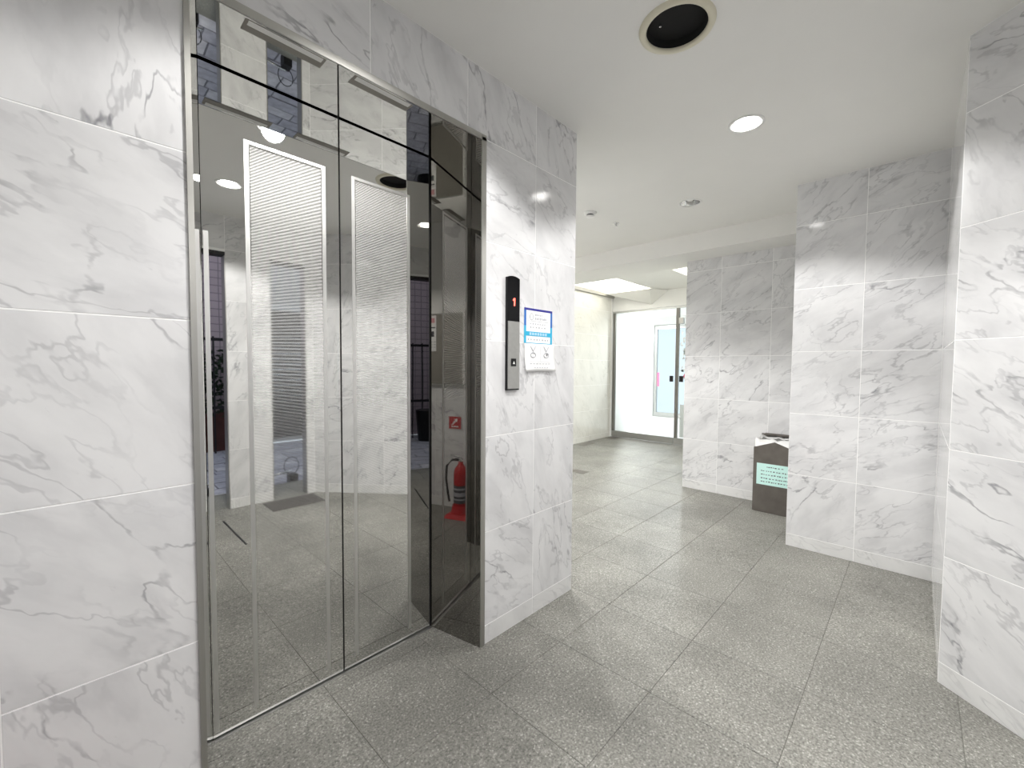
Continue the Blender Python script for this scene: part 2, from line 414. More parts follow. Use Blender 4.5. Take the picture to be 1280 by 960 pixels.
# ------------------------------------------------------------------ floor
floor = box('floor', (-0.6, -1.42, -0.12), (10.2, 6.2, -0.0022), 'joint', None, 'structure')
_ft = {}
def floor_tile(x0, x1, y0, y1):
    g = 0.0014; key = (round(x1 - x0, 3), round(y1 - y0, 3))
    if key not in _ft:
        X, Y, c = (x1 - x0 - g) / 2, (y1 - y0 - g) / 2, 0.0012
        t = [(-X + c, -Y + c, 0), (X - c, -Y + c, 0), (X - c, Y - c, 0), (-X + c, Y - c, 0)]
        m = [(-X, -Y, -0.0012), (X, -Y, -0.0012), (X, Y, -0.0012), (-X, Y, -0.0012)]
        k = [(a, b, -0.004) for a, b, _ in m]
        fs = [(0, 1, 2, 3)]
        for i in range(4):
            j = (i + 1) % 4; fs += [(4 + i, 4 + j, j, i), (8 + i, 8 + j, 4 + j, 4 + i)]
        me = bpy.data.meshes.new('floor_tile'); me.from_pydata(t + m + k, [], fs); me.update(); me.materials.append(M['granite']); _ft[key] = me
    o = bpy.data.objects.new('floor_tile', _ft[key]); COL.objects.link(o); o.location = ((x0 + x1) / 2, (y0 + y1) / 2, 0); o.parent = floor
FS = 0.405
for i in range(-7, 12):
    for j in range(-5, 8):
        x0 = 2.24 + FS * i; y0 = 0.667 + FS * j; x1 = x0 + FS; y1 = y0 + FS
        if x1 < -0.37 or x0 > 6.5: continue
        if x0 > 3.3 and y1 < 0.61: continue
        if x0 > 4.2 and y1 < 1.66: continue
        if x0 > 1.5 and y1 < -0.9 or x0 > 2.3 and y1 < -0.09: continue
        if x0 >= 1.82 and y0 >= 1.29 or y1 <= 1.57: 
            floor_tile(x0, x1, y0, y1)
        elif y0 < 1.57 and x0 < 1.82:
            floor_tile(x0, x1, y0, 1.57)
        elif x1 > 1.82: floor_tile(x0, x1, y0, y1)
# pavement of the vestibule beyond the glass door
vx = box('vestibule_paving', (6.52, 1.6, -0.0022), (9.75, 5.6, 0.0), plain('pale_vestibule_floor', (0.62, 0.62, 0.61), 0.3), floor)

# ------------------------------------------------------------------ walls
# elevator wall (front at y = 1.29), opening x 0.214..1.187, z 0..2.092
EL0, EL1, ELZ = 0.2145, 1.187, 2.093
wall_e = boxes('wall_elevator', [((-0.6, 1.29 + TH, 0), (EL0, 1.95, TOP)), ((EL1, 1.29 + TH, 0), (1.815 - TH, 3.9, TOP)), ((EL0, 1.29 + TH, ELZ), (EL1, 1.95, TOP)), ((EL0, 1.66, 0), (EL1, 1.95, ELZ))], 'grout', None, 'structure')
def ecols(ri):
    if ri == 6: return [-0.37, -0.11, 0.29, 0.69, 1.094, 1.5, 1.815]
    return [-0.37, -0.11, EL0 - 0.001, EL1 + 0.001, 1.5, 1.815]
tile_wall(wall_e, (0, 1.29), 0.0, ecols, skip=lambda u, z: EL0 < u < EL1 and z < ELZ)
tile_wall(wall_e, (1.815, 1.29), PI / 2, [0, 0.4, 0.8, 1.2, 1.6, 2.0, 2.455], mat='marble_a')   # its flank along the passage

# left side wall beside the camera (faces +x at x = -0.37)
BW = -0.99
wall_l = box('wall_left', (-0.6, BW, 0), (-0.37 - TH, 1.29, TOP), 'whitewall', None, 'structure')
tile_wall(wall_l, (-0.37, -0.9), PI / 2, [0, 0.4, 0.8, 1.2, 1.6, 1.86, 2.19], rows=[0, 0.08, 0.482, 0.884, 1.0])
box('metal_strip', (-0.3722, -0.9, 1.0), (-0.362, 1.29, 1.02), 'steel', wall_l)
BW = -0.99
# back wall with openings to the street (front at y = -0.9)
wall_b = boxes('wall_back', [((-0.6, BW, 0), (0.30, -0.9 - TH, TOP)), ((0.887, BW, 0), (1.209, -0.9 - TH, TOP)),
                             ((0.30, BW, 2.07), (0.887, -0.9 - TH, TOP)), ((1.209, BW, 2.07), (1.494, -0.9 - TH, TOP))], 'grout', None, 'structure')
tile_wall(wall_b, (1.494, -0.9), PI, lambda ri: [0, 0.285, 0.607, 1.194, 1.45, 1.86] if ri >= 6 else [0.285, 0.607, 1.194, 1.45, 1.86], skip=lambda u, z: 0.607 < u < 1.194 and z < 2.08)
for nm, xa, xb in (('opening_frame', 0.30, 0.887), ('opening_frame', 1.209, 1.494)):
    box(nm, (xa - 0.0005, BW - 0.006, 0), (xa + 0.006, -0.897, 2.07), 'steel', wall_b); box(nm, (xb - 0.006, BW - 0.006, 0), (xb + 0.0005, -0.897, 2.07), 'steel', wall_b)
    box(nm, (xa, BW - 0.006, 2.045), (xb, -0.897, 2.072), 'iron', wall_b)
# angled pier on the right and its flank
PA, PB = Vector((2.24, -0.092)), Vector((1.56, -0.90))
pang = math.atan2(PB.y - PA.y, PB.x - PA.x)
plen = (PB - PA).length
pn = Vector((math.sin(pang), -math.cos(pang)))
q0, q1 = PA - pn * TH, PB - pn * TH
wall_r = prism('wall_right', [(q0.x, q0.y), (q1.x, q1.y), (1.494, -0.9 - TH), (1.494, BW), (1.60, BW), (2.2, -0.4), (3.288, -0.4), (3.288, -0.092 - TH)], 0, TOP, 'grout', None, 'structure')
tile_wall(wall_r, PA, pang, [0, 0.4, 0.8, plen])
tile_wall(wall_r, (1.56, -0.9), PI, [0, 0.066])
tile_wall(wall_r, (3.288, -0.092), PI, [0, 0.35, 0.70, 1.048])
# projecting block (front at x = 3.288)
wall_k = box('wall_block', (3.288 + TH, -0.4, 0), (4.182, 0.603 - TH, TOP), 'grout', None, 'structure')
tile_wall(wall_k, (3.288, 0.603), -PI / 2, [0, 0.354, 0.695], mat='marble_b')
tile_wall(wall_k, (4.18, 0.603), PI, [0, 0.446, 0.892], mat='marble_b')
# far wall (front at x = 4.18)
wall_f = box('wall_far', (4.18 + TH, 0.3, 0), (6.45, 1.652, TOP), 'grout', None, 'structure')
tile_wall(wall_f, (4.18, 1.655), -PI / 2, [0, 0.32, 0.73, 1.052], mat='marble_b', rows=ROWS[:-1] + [2.36])
tile_wall(wall_f, (6.3, 1.655), PI, [0, 0.4, 0.8, 1.2, 1.6, 2.12], mat='marble_cream')
# far left wall (front at y = 3.745)
wall_fl = box('wall_far_left', (1.815, 3.745 + TH, 0), (6.9, 3.95, TOP), 'grout', None, 'structure')
tile_wall(wall_fl, (0, 3.745), 0.0, [1.82, 2.6, 3.4, 4.2, 5.0, 5.7, 6.32], mat='marble_cream', base='marble_cream')
# vestibule shell
wall_v = boxes('wall_vestibule', [((9.75, 4.62, 0), (9.95, 6.2, TOP)), ((9.75, 1.5, 2.18), (9.95, 4.62, TOP)), ((6.9, 5.9, 0), (9.75, 6.1, TOP)), ((6.8, 3.95, 0), (6.9, 6.1, TOP)), ((6.45, 1.4, 0), (9.95, 1.6, TOP))], 'whitewall', None, 'structure')
box('vestibule_white_wall', (6.34, 3.735, 0), (6.9, 3.745, 2.36), 'whitewall', wall_v)
wall_h = box('wall_door_header', (6.34, 1.66, 2.10), (6.44, 3.73, TOP), 'whitewall', None, 'structure')

# ------------------------------------------------------------------ ceiling with round cut-outs
HOLES = [(x, y, 0.066) for x, y in LAMPS] + [(2.35, 2.45, 0.066), (3.45, 3.0, 0.066), (3.12, 1.225, 0.066), (1.49, 0.646, 0.105)]
def plate_with_holes(name, poly, holes, z, mat):
    bm = bmesh.new(); edges = []
    def loop(pts):
        vs = [bm.verts.new((x, y, z)) for x, y in pts]
        for i in range(len(vs)): edges.append(bm.edges.new((vs[i], vs[(i + 1) % len(vs)])))
    loop(poly)
    for hx, hy, hr in holes: loop([(hx + hr * math.cos(2 * PI * k / 40), hy + hr * math.sin(2 * PI * k / 40)) for k in range(40)])
    bmesh.ops.triangle_fill(bm, use_beauty=True, use_dissolve=False, edges=edges)
    for f in bm.faces:
        f.normal_update()
        if f.normal.z > 0: f.normal_flip()
    me = bpy.data.meshes.new(name); bm.to_mesh(me); bm.free()
    return link(name, me, mat, None, 'structure')
ceiling = plate_with_holes('ceiling', [(-0.6, -1.4), (3.86, -1.4), (3.86, 3.9), (-0.6, 3.9)], HOLES, CEIL, 'paint')
box('roof_slab', (-0.7, -1.4, TOP), (10.0, 6.2, TOP + 0.1), 'paint', ceiling)
# ceiling past the beam: plaster strips with two luminous recesses
ceiling_far = boxes('ceiling_far', [((4.40, 2.20, CEIL), (6.5, 2.95, CEIL + 0.03)), ((4.40, 1.55, CEIL), (6.5, 1.68, CEIL + 0.03)), ((6.44, 1.5, CEIL), (9.75, 6.1, CEIL + 0.03))], 'paint', None, 'structure')
lp = empty('luminous_ceiling_panel', (5.4, 3.35, 2.40), 'wide bright luminous ceiling panel along the far left wall', 'ceiling light', 'luminous ceiling panels')
box('diffuser', (-1.0, -0.40, 0), (0.93, 0.39, 0.02), 'trough', lp)
lp2 = empty('luminous_ceiling_panel', (5.4, 1.94, 2.40), 'bright luminous ceiling panel above the right glass leaf, beside the far wall', 'ceiling light', 'luminous ceiling panels')
box('diffuser', (-1.0, -0.26, 0), (0.93, 0.26, 0.02), 'trough', lp2)
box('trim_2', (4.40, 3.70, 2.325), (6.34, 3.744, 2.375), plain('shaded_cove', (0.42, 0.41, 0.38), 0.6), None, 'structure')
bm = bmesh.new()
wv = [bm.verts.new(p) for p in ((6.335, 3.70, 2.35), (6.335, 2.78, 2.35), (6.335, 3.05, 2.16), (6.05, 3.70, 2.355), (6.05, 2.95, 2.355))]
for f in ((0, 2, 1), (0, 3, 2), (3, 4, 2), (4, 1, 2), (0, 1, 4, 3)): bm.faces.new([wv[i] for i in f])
bm_obj('shade_wedge', bm, 'paint', wall_h)  # added wedge shape, makes the triangular shade on the header wall
beam = box('trim_1', (3.845, 0.60, 2.20), (4.40, 3.745, TOP), 'paint', None, 'structure')

# ------------------------------------------------------------------ street outside the back openings
street = box('street', (-4.5, -4.2, -0.2), (6.5, -1.42, -0.062), 'asphalt', None, 'structure')
rows_y = -1.44; row = 0
while rows_y > -4.0:
    hgt = random.choice([0.17, 0.2, 0.24]); x = -1.1 - random.random() * 0.4
    while x < 4.6:
        wdt = random.uniform(0.28, 0.46)
        key = (round(wdt, 1), hgt)
        t = 0.008
        o = box('paver', (-wdt / 2 + t, -hgt / 2 + t, 0), (wdt / 2 - t, hgt / 2 - t, 0.012), random.choice(['paver', 'paver', 'paverb']), street)
        o.location = (x + wdt / 2, rows_y - hgt / 2, -0.062 + random.uniform(-0.003, 0.003)); o.rotation_euler = (0, 0, random.uniform(-0.02, 0.02))
        x += wdt
    rows_y -= hgt
fac = empty('pink_tiled_building', (0, -4.25, 0), 'building across the street clad in small pink tiles, seen mirrored in the elevator doors', 'building')
box('tiled_wall', (-4.5, -0.2, -0.06), (1.95, 0.0, 5.2), 'pinktile', fac)
box('cornice', (-4.5, -0.02, 2.86), (1.95, 0.04, 2.96), 'iron', fac)
fac2 = empty('garage_building', (0, -4.25, 0), 'pale building with grey brown roller shutter, seen mirrored in the left elevator door', 'building')
box('upper_wall', (1.97, -0.2, 2.12), (6.5, 0.0, 5.2), 'facade', fac2)
box('plinth', (1.97, -0.2, -0.06), (6.5, -0.03, 0.0), 'facade', fac2)
box('shutter_rail', (1.97, -0.1, 2.04), (6.5, 0.03, 2.12), 'white', fac2)
for k in range(24):
    box('shutter_slat', (1.97, -0.1, 0.0 + 0.085 * k), (6.5, -0.03, 0.078 + 0.085 * k), 'shutter', fac2, bevel=0.0)
fen = empty('iron_fence', (0, -3.85, -0.06), 'black iron railing in front of the pink tiled building', 'fence')
box('rail', (-1.6, -0.015, 1.56), (1.9, 0.015, 1.60), 'iron', fen); box('rail', (-1.6, -0.015, 0.62), (1.9, 0.015, 0.66), 'iron', fen)
for k in range(22): box('picket', (-1.6 + k * 0.165, -0.01, 0), (-1.58 + k * 0.165, 0.01, 1.62), 'iron', fen)
box('post', (-0.18, -0.03, 0), (-0.12, 0.03, 1.66), 'iron', fen); box('post', (0.75, -0.03, 0), (0.81, 0.03, 1.66), 'iron', fen)
pl = empty('hedge_planter', (1.25, -4.08, -0.06), 'red brown planter box with dark green hedge behind the iron railing', 'planter')
box('box', (-0.55, -0.12, 0), (0.6, 0.12, 0.55), 'planter', pl)
bm = bmesh.new()
for k in range(900):
    c = Vector((random.uniform(-0.52, 0.57), random.uniform(-0.12, 0.13), random.uniform(0.5, 1.45)))
    a = Vector((random.uniform(-1, 1), random.uniform(-1, 1), random.uniform(-1, 1))).normalized() * 0.045
    b2 = a.orthogonal().normalized() * 0.022
    bm.faces.new([bm.verts.new(c + a), bm.verts.new(c + b2), bm.verts.new(c - a), bm.verts.new(c - b2)])
bm_obj('foliage', bm, 'leaf', pl, 'stuff')
bk = empty('black_bin', (0.02, -3.55, -0.05), 'black plastic bin standing on the street before the railing', 'bin')
bm = bmesh.new(); add_lathe(bm, [(0, 0), (0.17, 0), (0.21, 0.5), (0.2, 0.5), (0, 0.48)], 20); bm_obj('tub', bm, 'black', bk)
tube('handle', [(-0.21, 0, 0.42), (-0.25, 0.02, 0.5), (-0.2, 0.04, 0.56)], 0.012, 'white', bk)
outer = boxes('wall_outer', [((-4.5, -1.42, TOP), (6.5, -1.4, 5.0)), ((-4.5, -1.1, -0.06), (-0.6, -0.99, TOP)), ((1.62, -1.1, -0.06), (6.5, -0.99, TOP))], 'facade', None, 'structure')

# low bar with a ring lying at the thresholds
def stopper(x, y, ln, label):
    e = empty('barrier_bar', (x, y, 0.0), label, 'barrier', 'low metal barriers')
    tube('bar', [(-ln, 0, 0.08), (0.0, 0, 0.1)], 0.012, 'chrome', e)
    tube('ring', [(0.005 + 0.07 * math.cos(a * PI / 12), -0.012, 0.15 + 0.09 * math.sin(a * PI / 12)) for a in range(24)], 0.004, 'iron', e, 6, True)
    boxes('foot', [((-0.03, -0.05, -0.05), (0.05, 0.05, 0.07))], 'iron', e, bevel=0.006)
    return e
stopper(1.55, -1.47, 0.2, 'low chrome barrier bar with wire ring outside the narrow street opening')
stopper(0.80, -1.47, -0.08, 'short metal barrier foot with ring outside the wide street opening')

# ------------------------------------------------------------------ elevator
DY = 1.558; DX0, DX1, SEAM = 0.285, 1.108, 0.7055; DZ = 2.080; CR = 1.0995
ef = empty('elevator_frame', (SEAM, 1.29, 0), 'polished steel elevator door frame with splayed mirror side linings set in the marble wall', 'door frame')
def rel(p): return (p[0] - SEAM, p[1] - 1.29)
jr0, jr1 = (DX1, 1.60), (1.163, 1.288)
sl = (1.163 - DX1) / (DY - 1.288)
jr0 = (DX1, DY)
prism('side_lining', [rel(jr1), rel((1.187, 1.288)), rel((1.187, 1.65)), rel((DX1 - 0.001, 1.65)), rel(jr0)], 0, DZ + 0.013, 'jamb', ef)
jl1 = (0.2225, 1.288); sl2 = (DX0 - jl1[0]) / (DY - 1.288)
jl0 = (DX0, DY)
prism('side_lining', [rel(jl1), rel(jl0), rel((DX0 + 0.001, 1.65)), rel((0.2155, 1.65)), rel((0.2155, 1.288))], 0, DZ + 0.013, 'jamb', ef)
o = prism('header_lining', [rel((0.2226, 1.289)), rel((1.1629, 1.289)), rel((jr0[0], 1.64)), rel((jl0[0], 1.64))], DZ, DZ + 0.012, 'soffit', ef)
box('face_trim', (1.1632 - SEAM, -0.006, 0), (1.1868 - SEAM, -0.002, DZ + 0.0125), 'trim', ef)
box('face_trim', (0.2100 - SEAM, -0.006, 0), (0.2224 - SEAM, -0.002, DZ + 0.0125), 'trim', ef)
box('face_trim', (0.2100 - SEAM, -0.006, DZ), (1.1868 - SEAM, -0.0021, DZ + 0.0225), 'trim', ef)
box('sill', (DX0 - SEAM + 0.002, DY - 1.29 - 0.016, -0.001), (DX1 - SEAM - 0.002, DY - 1.29 + 0.07, 0.0015), 'steel', ef)
box('corner_gap', (CR + 0.0005 - SEAM, DY - 1.29 + 0.004, 0), (DX1 + 0.006 - SEAM, DY - 1.29 + 0.03, DZ), 'dark', ef)
box('seam_gap', (-0.0028, DY - 1.29 + 0.003, 0.002), (0.0028, DY - 1.29 + 0.033, DZ), 'dark', ef)
for sa, sb in ((0.343, 0.552), (0.640, 0.850)):  # made-up plates drawing the grey and white bands of the soffit's mirror image
    so = box('soffit_band_plate', (sa - SEAM, 0.006, DZ - 0.0012), (sb - SEAM, 0.053, DZ - 0.0002), 'greypanel', ef)
    box('soffit_white_band', (sa + 0.008 - SEAM, 0.006, DZ - 0.002), (sb - 0.008 - SEAM, 0.026, DZ - 0.0013), 'white', so)
box('shaft_lining', (0.22 - SEAM, 0.362, 0), (1.18 - SEAM, 0.368, DZ), 'dark', ef)
def elev_door(x0, x1, e0, e1, label):
    e = empty('elevator_door', ((x0 + x1) / 2, DY, 0), label, 'elevator door', 'pair of elevator doors')
    c = (x0 + x1) / 2
    box('door_sheet', (x0 - c, 0, 0.006), (x1 - c, 0.035, DZ - 0.0055), 'mirror', e)
    t = -0.0006
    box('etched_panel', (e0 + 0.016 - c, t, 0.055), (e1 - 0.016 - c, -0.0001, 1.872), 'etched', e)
    box('border_strip', (e0 - c, t * 1.3, 0.04), (e0 + 0.013 - c, -0.0001, 1.888), 'strip', e)
    box('border_strip', (e1 - 0.013 - c, t * 1.3, 0.04), (e1 - c, -0.0001, 1.888), 'strip', e)
    box('border_strip', (e0 + 0.013 - c, t * 1.3, 1.878), (e1 - 0.013 - c, -0.0001, 1.888), 'strip', e)
    return e
L_ = elev_door(DX0 + 0.001, SEAM - 0.003, 0.4005, 0.655, 'left mirror polished elevator door panel with etched centre panel')
elev_door(SEAM + 0.003, CR, 0.7515, 1.0045, 'right mirror polished elevator door panel with narrower etched centre panel')

box('edge_strip', (0.2895 - (DX0 + 0.001 + SEAM - 0.003) / 2, -0.0008, 0.02), (0.3025 - (DX0 + 0.001 + SEAM - 0.003) / 2, -0.0001, 1.58), 'strip', L_)

# call station
cs = empty('call_station', (1.3435, 1.29, 1.075), 'tall black and steel elevator call station on the marble wall showing a red 1', 'call panel')
hw = 0.0385
def arch(w, z0, z1, rise, n=14):
    return [(-w, z0), (w, z0)] + [(w - 2 * w * k / n, z1 - rise + rise * math.sin(PI * k / n) ** 0.8) for k in range(n + 1)]
def plate(name, poly, y0, y1, mat, parent):
    bm = bmesh.new()
    a = [bm.verts.new((x, y0, z)) for x, z in poly]; b = [bm.verts.new((x, y1, z)) for x, z in poly]
    bm.faces.new(a); bm.faces.new(b[::-1])
    for i in range(len(poly)):
        j = (i + 1) % len(poly); bm.faces.new((a[i], a[j], b[j], b[i]))
    return bm_obj(name, bm, mat, parent)
plate('housing', arch(hw, 0, 0.494, 0.008), -0.012, -0.0005, 'black', cs)
plate('display_window', arch(hw - 0.001, 0.300, 0.493, 0.008), -0.0135, -0.0121, 'blackgloss', cs)
box('steel_plate', (-hw + 0.003, -0.0142, 0.006), (hw - 0.001, -0.0121, 0.299), 'steel', cs)
bt = box('call_button', (-0.015, -0.0165, 0.104), (0.015, -0.0143, 0.138), 'black', cs, bevel=0.001)
plate('arrow', [(-0.007, 0.114), (0.007, 0.114), (0.0, 0.127)], -0.0172, -0.0166, 'white', bt)
plate('floor_number', [(0.000, 0.366), (0.0075, 0.366), (0.0085, 0.4), (0.0015, 0.4), (-0.006, 0.393), (-0.006, 0.387), (0.0008, 0.390)], -0.0143, -0.0136, 'digit', cs)

# notice sheets beside the call station
nb = empty('notice_sheet', (1.525, 1.29, 1.285), 'blue bordered white notice sheet on the marble wall right of the call station', 'notice')
box('sheet', (-0.101, -0.0016, 0), (0.101, -0.0006, 0.160), 'paper', nb)
P1, P2 = -0.0022, -0.0017
box('border', (-0.101, P1, 0.150), (0.101, P2, 0.160), 'navy', nb)
for sx in (-1, 1):
    xs = sorted((sx * 0.101, sx * 0.087))
    box('border', (xs[0], P1, 0.08), (xs[1], P2, 0.150), 'blue', nb); box('border', (xs[0], P1, 0.0), (xs[1], P2, 0.08), 'cyan', nb)
box('border', (-0.087, P1, 0.0), (0.087, P2, 0.003), 'cyan', nb)
box('band', (-0.087, P1, 0.034), (0.087, P2, 0.054), 'cyan', nb)
boxes('band_lettering', [((-0.065 + 0.0185 * k, P1 - 0.0004, 0.038), (-0.051 + 0.0185 * k, P1 - 0.0001, 0.050)) for k in range(7)], 'pale', nb)
tube('emblem', [(-0.05 + 0.012 * math.cos(a * PI / 8), P1, 0.122 + 0.015 * math.sin(a * PI / 8)) for a in range(16)], 0.0012, 'ink', nb, 5, True)
def scribble(z, x0, x1, h, step, fill=0.7):
    out = []; x = x0
    while x < x1:
        wdt = step * random.uniform(0.5, 1.0) * fill
        out.append(((x, P1, z - h * random.uniform(0.35, 0.5)), (min(x + wdt, x1), P2, z + h * random.uniform(0.3, 0.5)))); x += step
    return out
boxes('title_lettering', scribble(0.132, -0.025, 0.03, 0.009, 0.009), 'ink', nb)
boxes('title_lettering', scribble(0.115, -0.025, 0.055, 0.012, 0.011, 0.8), 'ink', nb)
boxes('small_lettering', scribble(0.090, -0.06, 0.06, 0.007, 0.017, 0.5) + scribble(0.074, -0.06, 0.06, 0.007, 0.02, 0.5) + scribble(0.018, -0.075, 0.07, 0.008, 0.02, 0.5), 'ink', nb, 'stuff')
boxes('rule', [((-0.075, P1, 0.1015), (0.075, P2, 0.103))], 'ink', nb)
nw = empty('instruction_sheet', (1.535, 1.29, 1.156), 'plain white instruction sheet with small drawings below the blue notice', 'notice')
bm = bmesh.new(); nx, nz = 14, 8; g = []
for i in range(nx + 1):
    col = []
    for j in range(nz + 1):
        u, v = i / nx, j / nz
        y = -0.0022 - (1 - v) ** 3 * (0.004 + 0.010 * (abs(u - 0.5) * 2) ** 2 * 0.8)
        col.append(bm.verts.new((-0.108 + 0.216 * u, y, 0.128 * v)))
    g.append(col)
for i in range(nx):
    for j in range(nz): bm.faces.new((g[i][j], g[i + 1][j], g[i + 1][j + 1], g[i][j + 1]))
o = bm_obj('sheet', bm, 'paper', nw, smooth=True)
md = o.modifiers.new('thickness', 'SOLIDIFY'); md.thickness = 0.0006; md.offset = 0
def drawing(cx, cz, k):
    pts = [(cx - 0.02, cz + 0.02), (cx + 0.0, cz - 0.005), (cx + 0.02, cz + 0.022)]
    tube('hand_drawing', [(x, -0.0045, z) for x, z in pts], 0.0014, 'ink', nw, 5)
    tube('hand_drawing', [(cx + 0.018 * math.cos(a * PI / 6), -0.0047, cz - 0.022 + 0.011 * math.sin(a * PI / 6)) for a in range(12)], 0.0013, 'ink', nw, 5, True)
drawing(-0.05, 0.098, 0); drawing(0.045, 0.098, 1)
lathe('pump_drawing', [(0, -0.0002), (0.004, -0.0002), (0.004, 0.0002), (0, 0.0002)], 'inkdark', nw, seg=10).matrix_local = Matrix.Translation((0.05, -0.0052, 0.078)) @ Matrix.Rotation(PI / 2, 4, 'X')
boxes('rule', [((0.0, -0.0053, 0.045), (0.001, -0.005, 0.12)), ((-0.085, -0.0073, 0.044), (0.085, -0.0066, 0.0448))], 'ink', nw)
boxes('small_lettering', [((-0.075 + 0.022 * k, -0.0082, 0.034), (-0.062 + 0.022 * k, -0.0076, 0.0365)) for k in range(7)] + [((-0.05 + 0.018 * k, -0.0122, 0.016), (-0.04 + 0.018 * k, -0.0116, 0.019)) for k in range(6)], 'ink', nw, 'stuff')

# ------------------------------------------------------------------ ceiling fittings
def downlight(x, y, lit, label, group):
    e = empty('recessed_downlight', (x, y, CEIL), label, 'downlight', group)
    bm = bmesh.new(); add_lathe(bm, [(0.066, 0.0), (0.067, -0.004), (0.078, -0.004), (0.079, 0.0)], 40); bm_obj('trim_ring', bm, 'white', e, smooth=True)
    bm = bmesh.new(); add_lathe(bm, [(0.066, 0.0), (0.060, 0.05), (0.045, 0.11), (0.0, 0.115)], 40); bm_obj('reflector', bm, 'reflector', e, smooth=True)
    if lit:
        bm = bmesh.new(); add_lathe(bm, [(0.0, -0.010), (0.022, -0.008), (0.04, 0.0), (0.045, 0.02), (0.036, 0.055), (0.0, 0.06)], 28); bm_obj('bulb', bm, 'lamp', e, smooth=True)
        spot((x, y, CEIL - 0.016), SPOT_W * (1.55 if y > 2 else 1.0))
    else:
        bm = bmesh.new(); add_lathe(bm, [(0.0, 0.012), (0.018, 0.015), (0.026, 0.03), (0.024, 0.06), (0.014, 0.1), (0.014, 0.112)], 24); bm_obj('bulb', bm, 'white', e, smooth=True)
        bm = bmesh.new(); add_lathe(bm, [(0.0275, 0.036), (0.029, 0.036), (0.029, 0.05), (0.0265, 0.05)], 24); bm_obj('bulb_collar', bm, 'black', e, smooth=True)
    return e
downlight(*LAMPS[2], True, 'lit round downlight glowing in the ceiling before the marble block wall', 'lit downlights')
downlight(*LAMPS[1], True, 'lit downlight in the ceiling in front of the elevator doors', 'lit downlights')
downlight(*LAMPS[0], True, 'lit downlight near the street openings, mirrored in the left elevator door', 'lit downlights')
downlight(2.35, 2.45, True, 'lit downlight in the passage ceiling behind the elevator corner', 'lit downlights')
downlight(3.45, 3.0, True, 'unseen fill downlight added in the passage ceiling near the beam and far left wall', 'lit downlights')  # added out of view to brighten the passage floor and far left wall
downlight(3.12, 1.225, False, 'unlit chrome reflector downlight with bare bulb in the ceiling near the beam', None)
sp = empty('ceiling_speaker', (1.49, 0.646, CEIL), 'large round black ceiling fitting with cream rim', 'ceiling speaker')
bm = bmesh.new(); add_lathe(bm, [(0.101, 0.0), (0.1, -0.006), (0.106, -0.011), (0.122, -0.008), (0.126, 0.0)], 48); bm_obj('rim', bm, 'cream', sp, smooth=True)
bm = bmesh.new(); add_lathe(bm, [(0.104, 0.0), (0.101, 0.03), (0.0, 0.035)], 48); bm_obj('grille', bm, 'dark', sp)
bm = bmesh.new(); add_lathe(bm, [(0.0, 0.020), (0.004, 0.022), (0.004, 0.034)], 10, (-0.01, 0.055, 0)); bm_obj('screw', bm, 'chrome', sp)
sd = empty('smoke_detector', (2.80, 1.86, CEIL), 'small white smoke detector on the ceiling next to the passage corner', 'smoke detector')
bm = bmesh.new(); add_lathe(bm, [(0, 0), (0.048, 0), (0.046, -0.012), (0.034, -0.016), (0, -0.016)], 32); bm_obj('base', bm, 'white', sd, smooth=True)
bm = bmesh.new(); add_lathe(bm, [(0.026, -0.016), (0.026, -0.026), (0, -0.026)], 24); bm_obj('chamber', bm, 'black', sd)
bm = bmesh.new(); add_lathe(bm, [(0, -0.026), (0.034, -0.026), (0.03, -0.034), (0, -0.036)], 28); bm_obj('cap', bm, 'white', sd, smooth=True)
sk = empty('sprinkler_head', (3.15, 1.838, CEIL), 'tiny chrome sprinkler head on the ceiling beside the smoke detector', 'sprinkler')
bm = bmesh.new(); add_lathe(bm, [(0, 0), (0.026, 0), (0.022, -0.007), (0, -0.009)], 24); bm_obj('escutcheon', bm, 'chrome', sk, smooth=True)
bm = bmesh.new(); add_lathe(bm, [(0.009, -0.008), (0.008, -0.02), (0.014, -0.022), (0, -0.025)], 16); bm_obj('head', bm, 'chrome', sk, smooth=True)

# ------------------------------------------------------------------ waste bin in the alcove
wb = empty('waste_bin', (3.90, 0.812, 0.0), 'grey brown steel waste bin with white liner in the alcove beside the block', 'waste bin')
hy = 0.148
# front sheet rises to a point in the middle
bm = bmesh.new()
poly = [(-hy, 0.004), (hy, 0.004), (hy, 0.528), (0.0, 0.583), (-hy, 0.528)]
a = [bm.verts.new((0.0, y, z)) for y, z in poly]; b = [bm.verts.new((0.004, y, z)) for y, z in poly]
bm.faces.new(a); bm.faces.new(b)
for i in range(5): bm.faces.new((a[i], a[(i + 1) % 5], b[(i + 1) % 5], b[i]))
bm_obj('front_sheet', bm, 'bin', wb)
for s in (-1, 1):
    ys = sorted((s * hy, s * (hy - 0.004))); box('side_sheet', (0.004, ys[0], 0.004), (0.24, ys[1], 0.53), 'bin', wb)
box('back_sheet', (0.24, -hy, 0.004), (0.246, hy, 0.617), 'bin', wb)
box('bottom', (0.004, -hy + 0.004, 0.0), (0.24, hy - 0.004, 0.02), 'bin', wb)
bm = bmesh.new(); ring = []
nn = 48
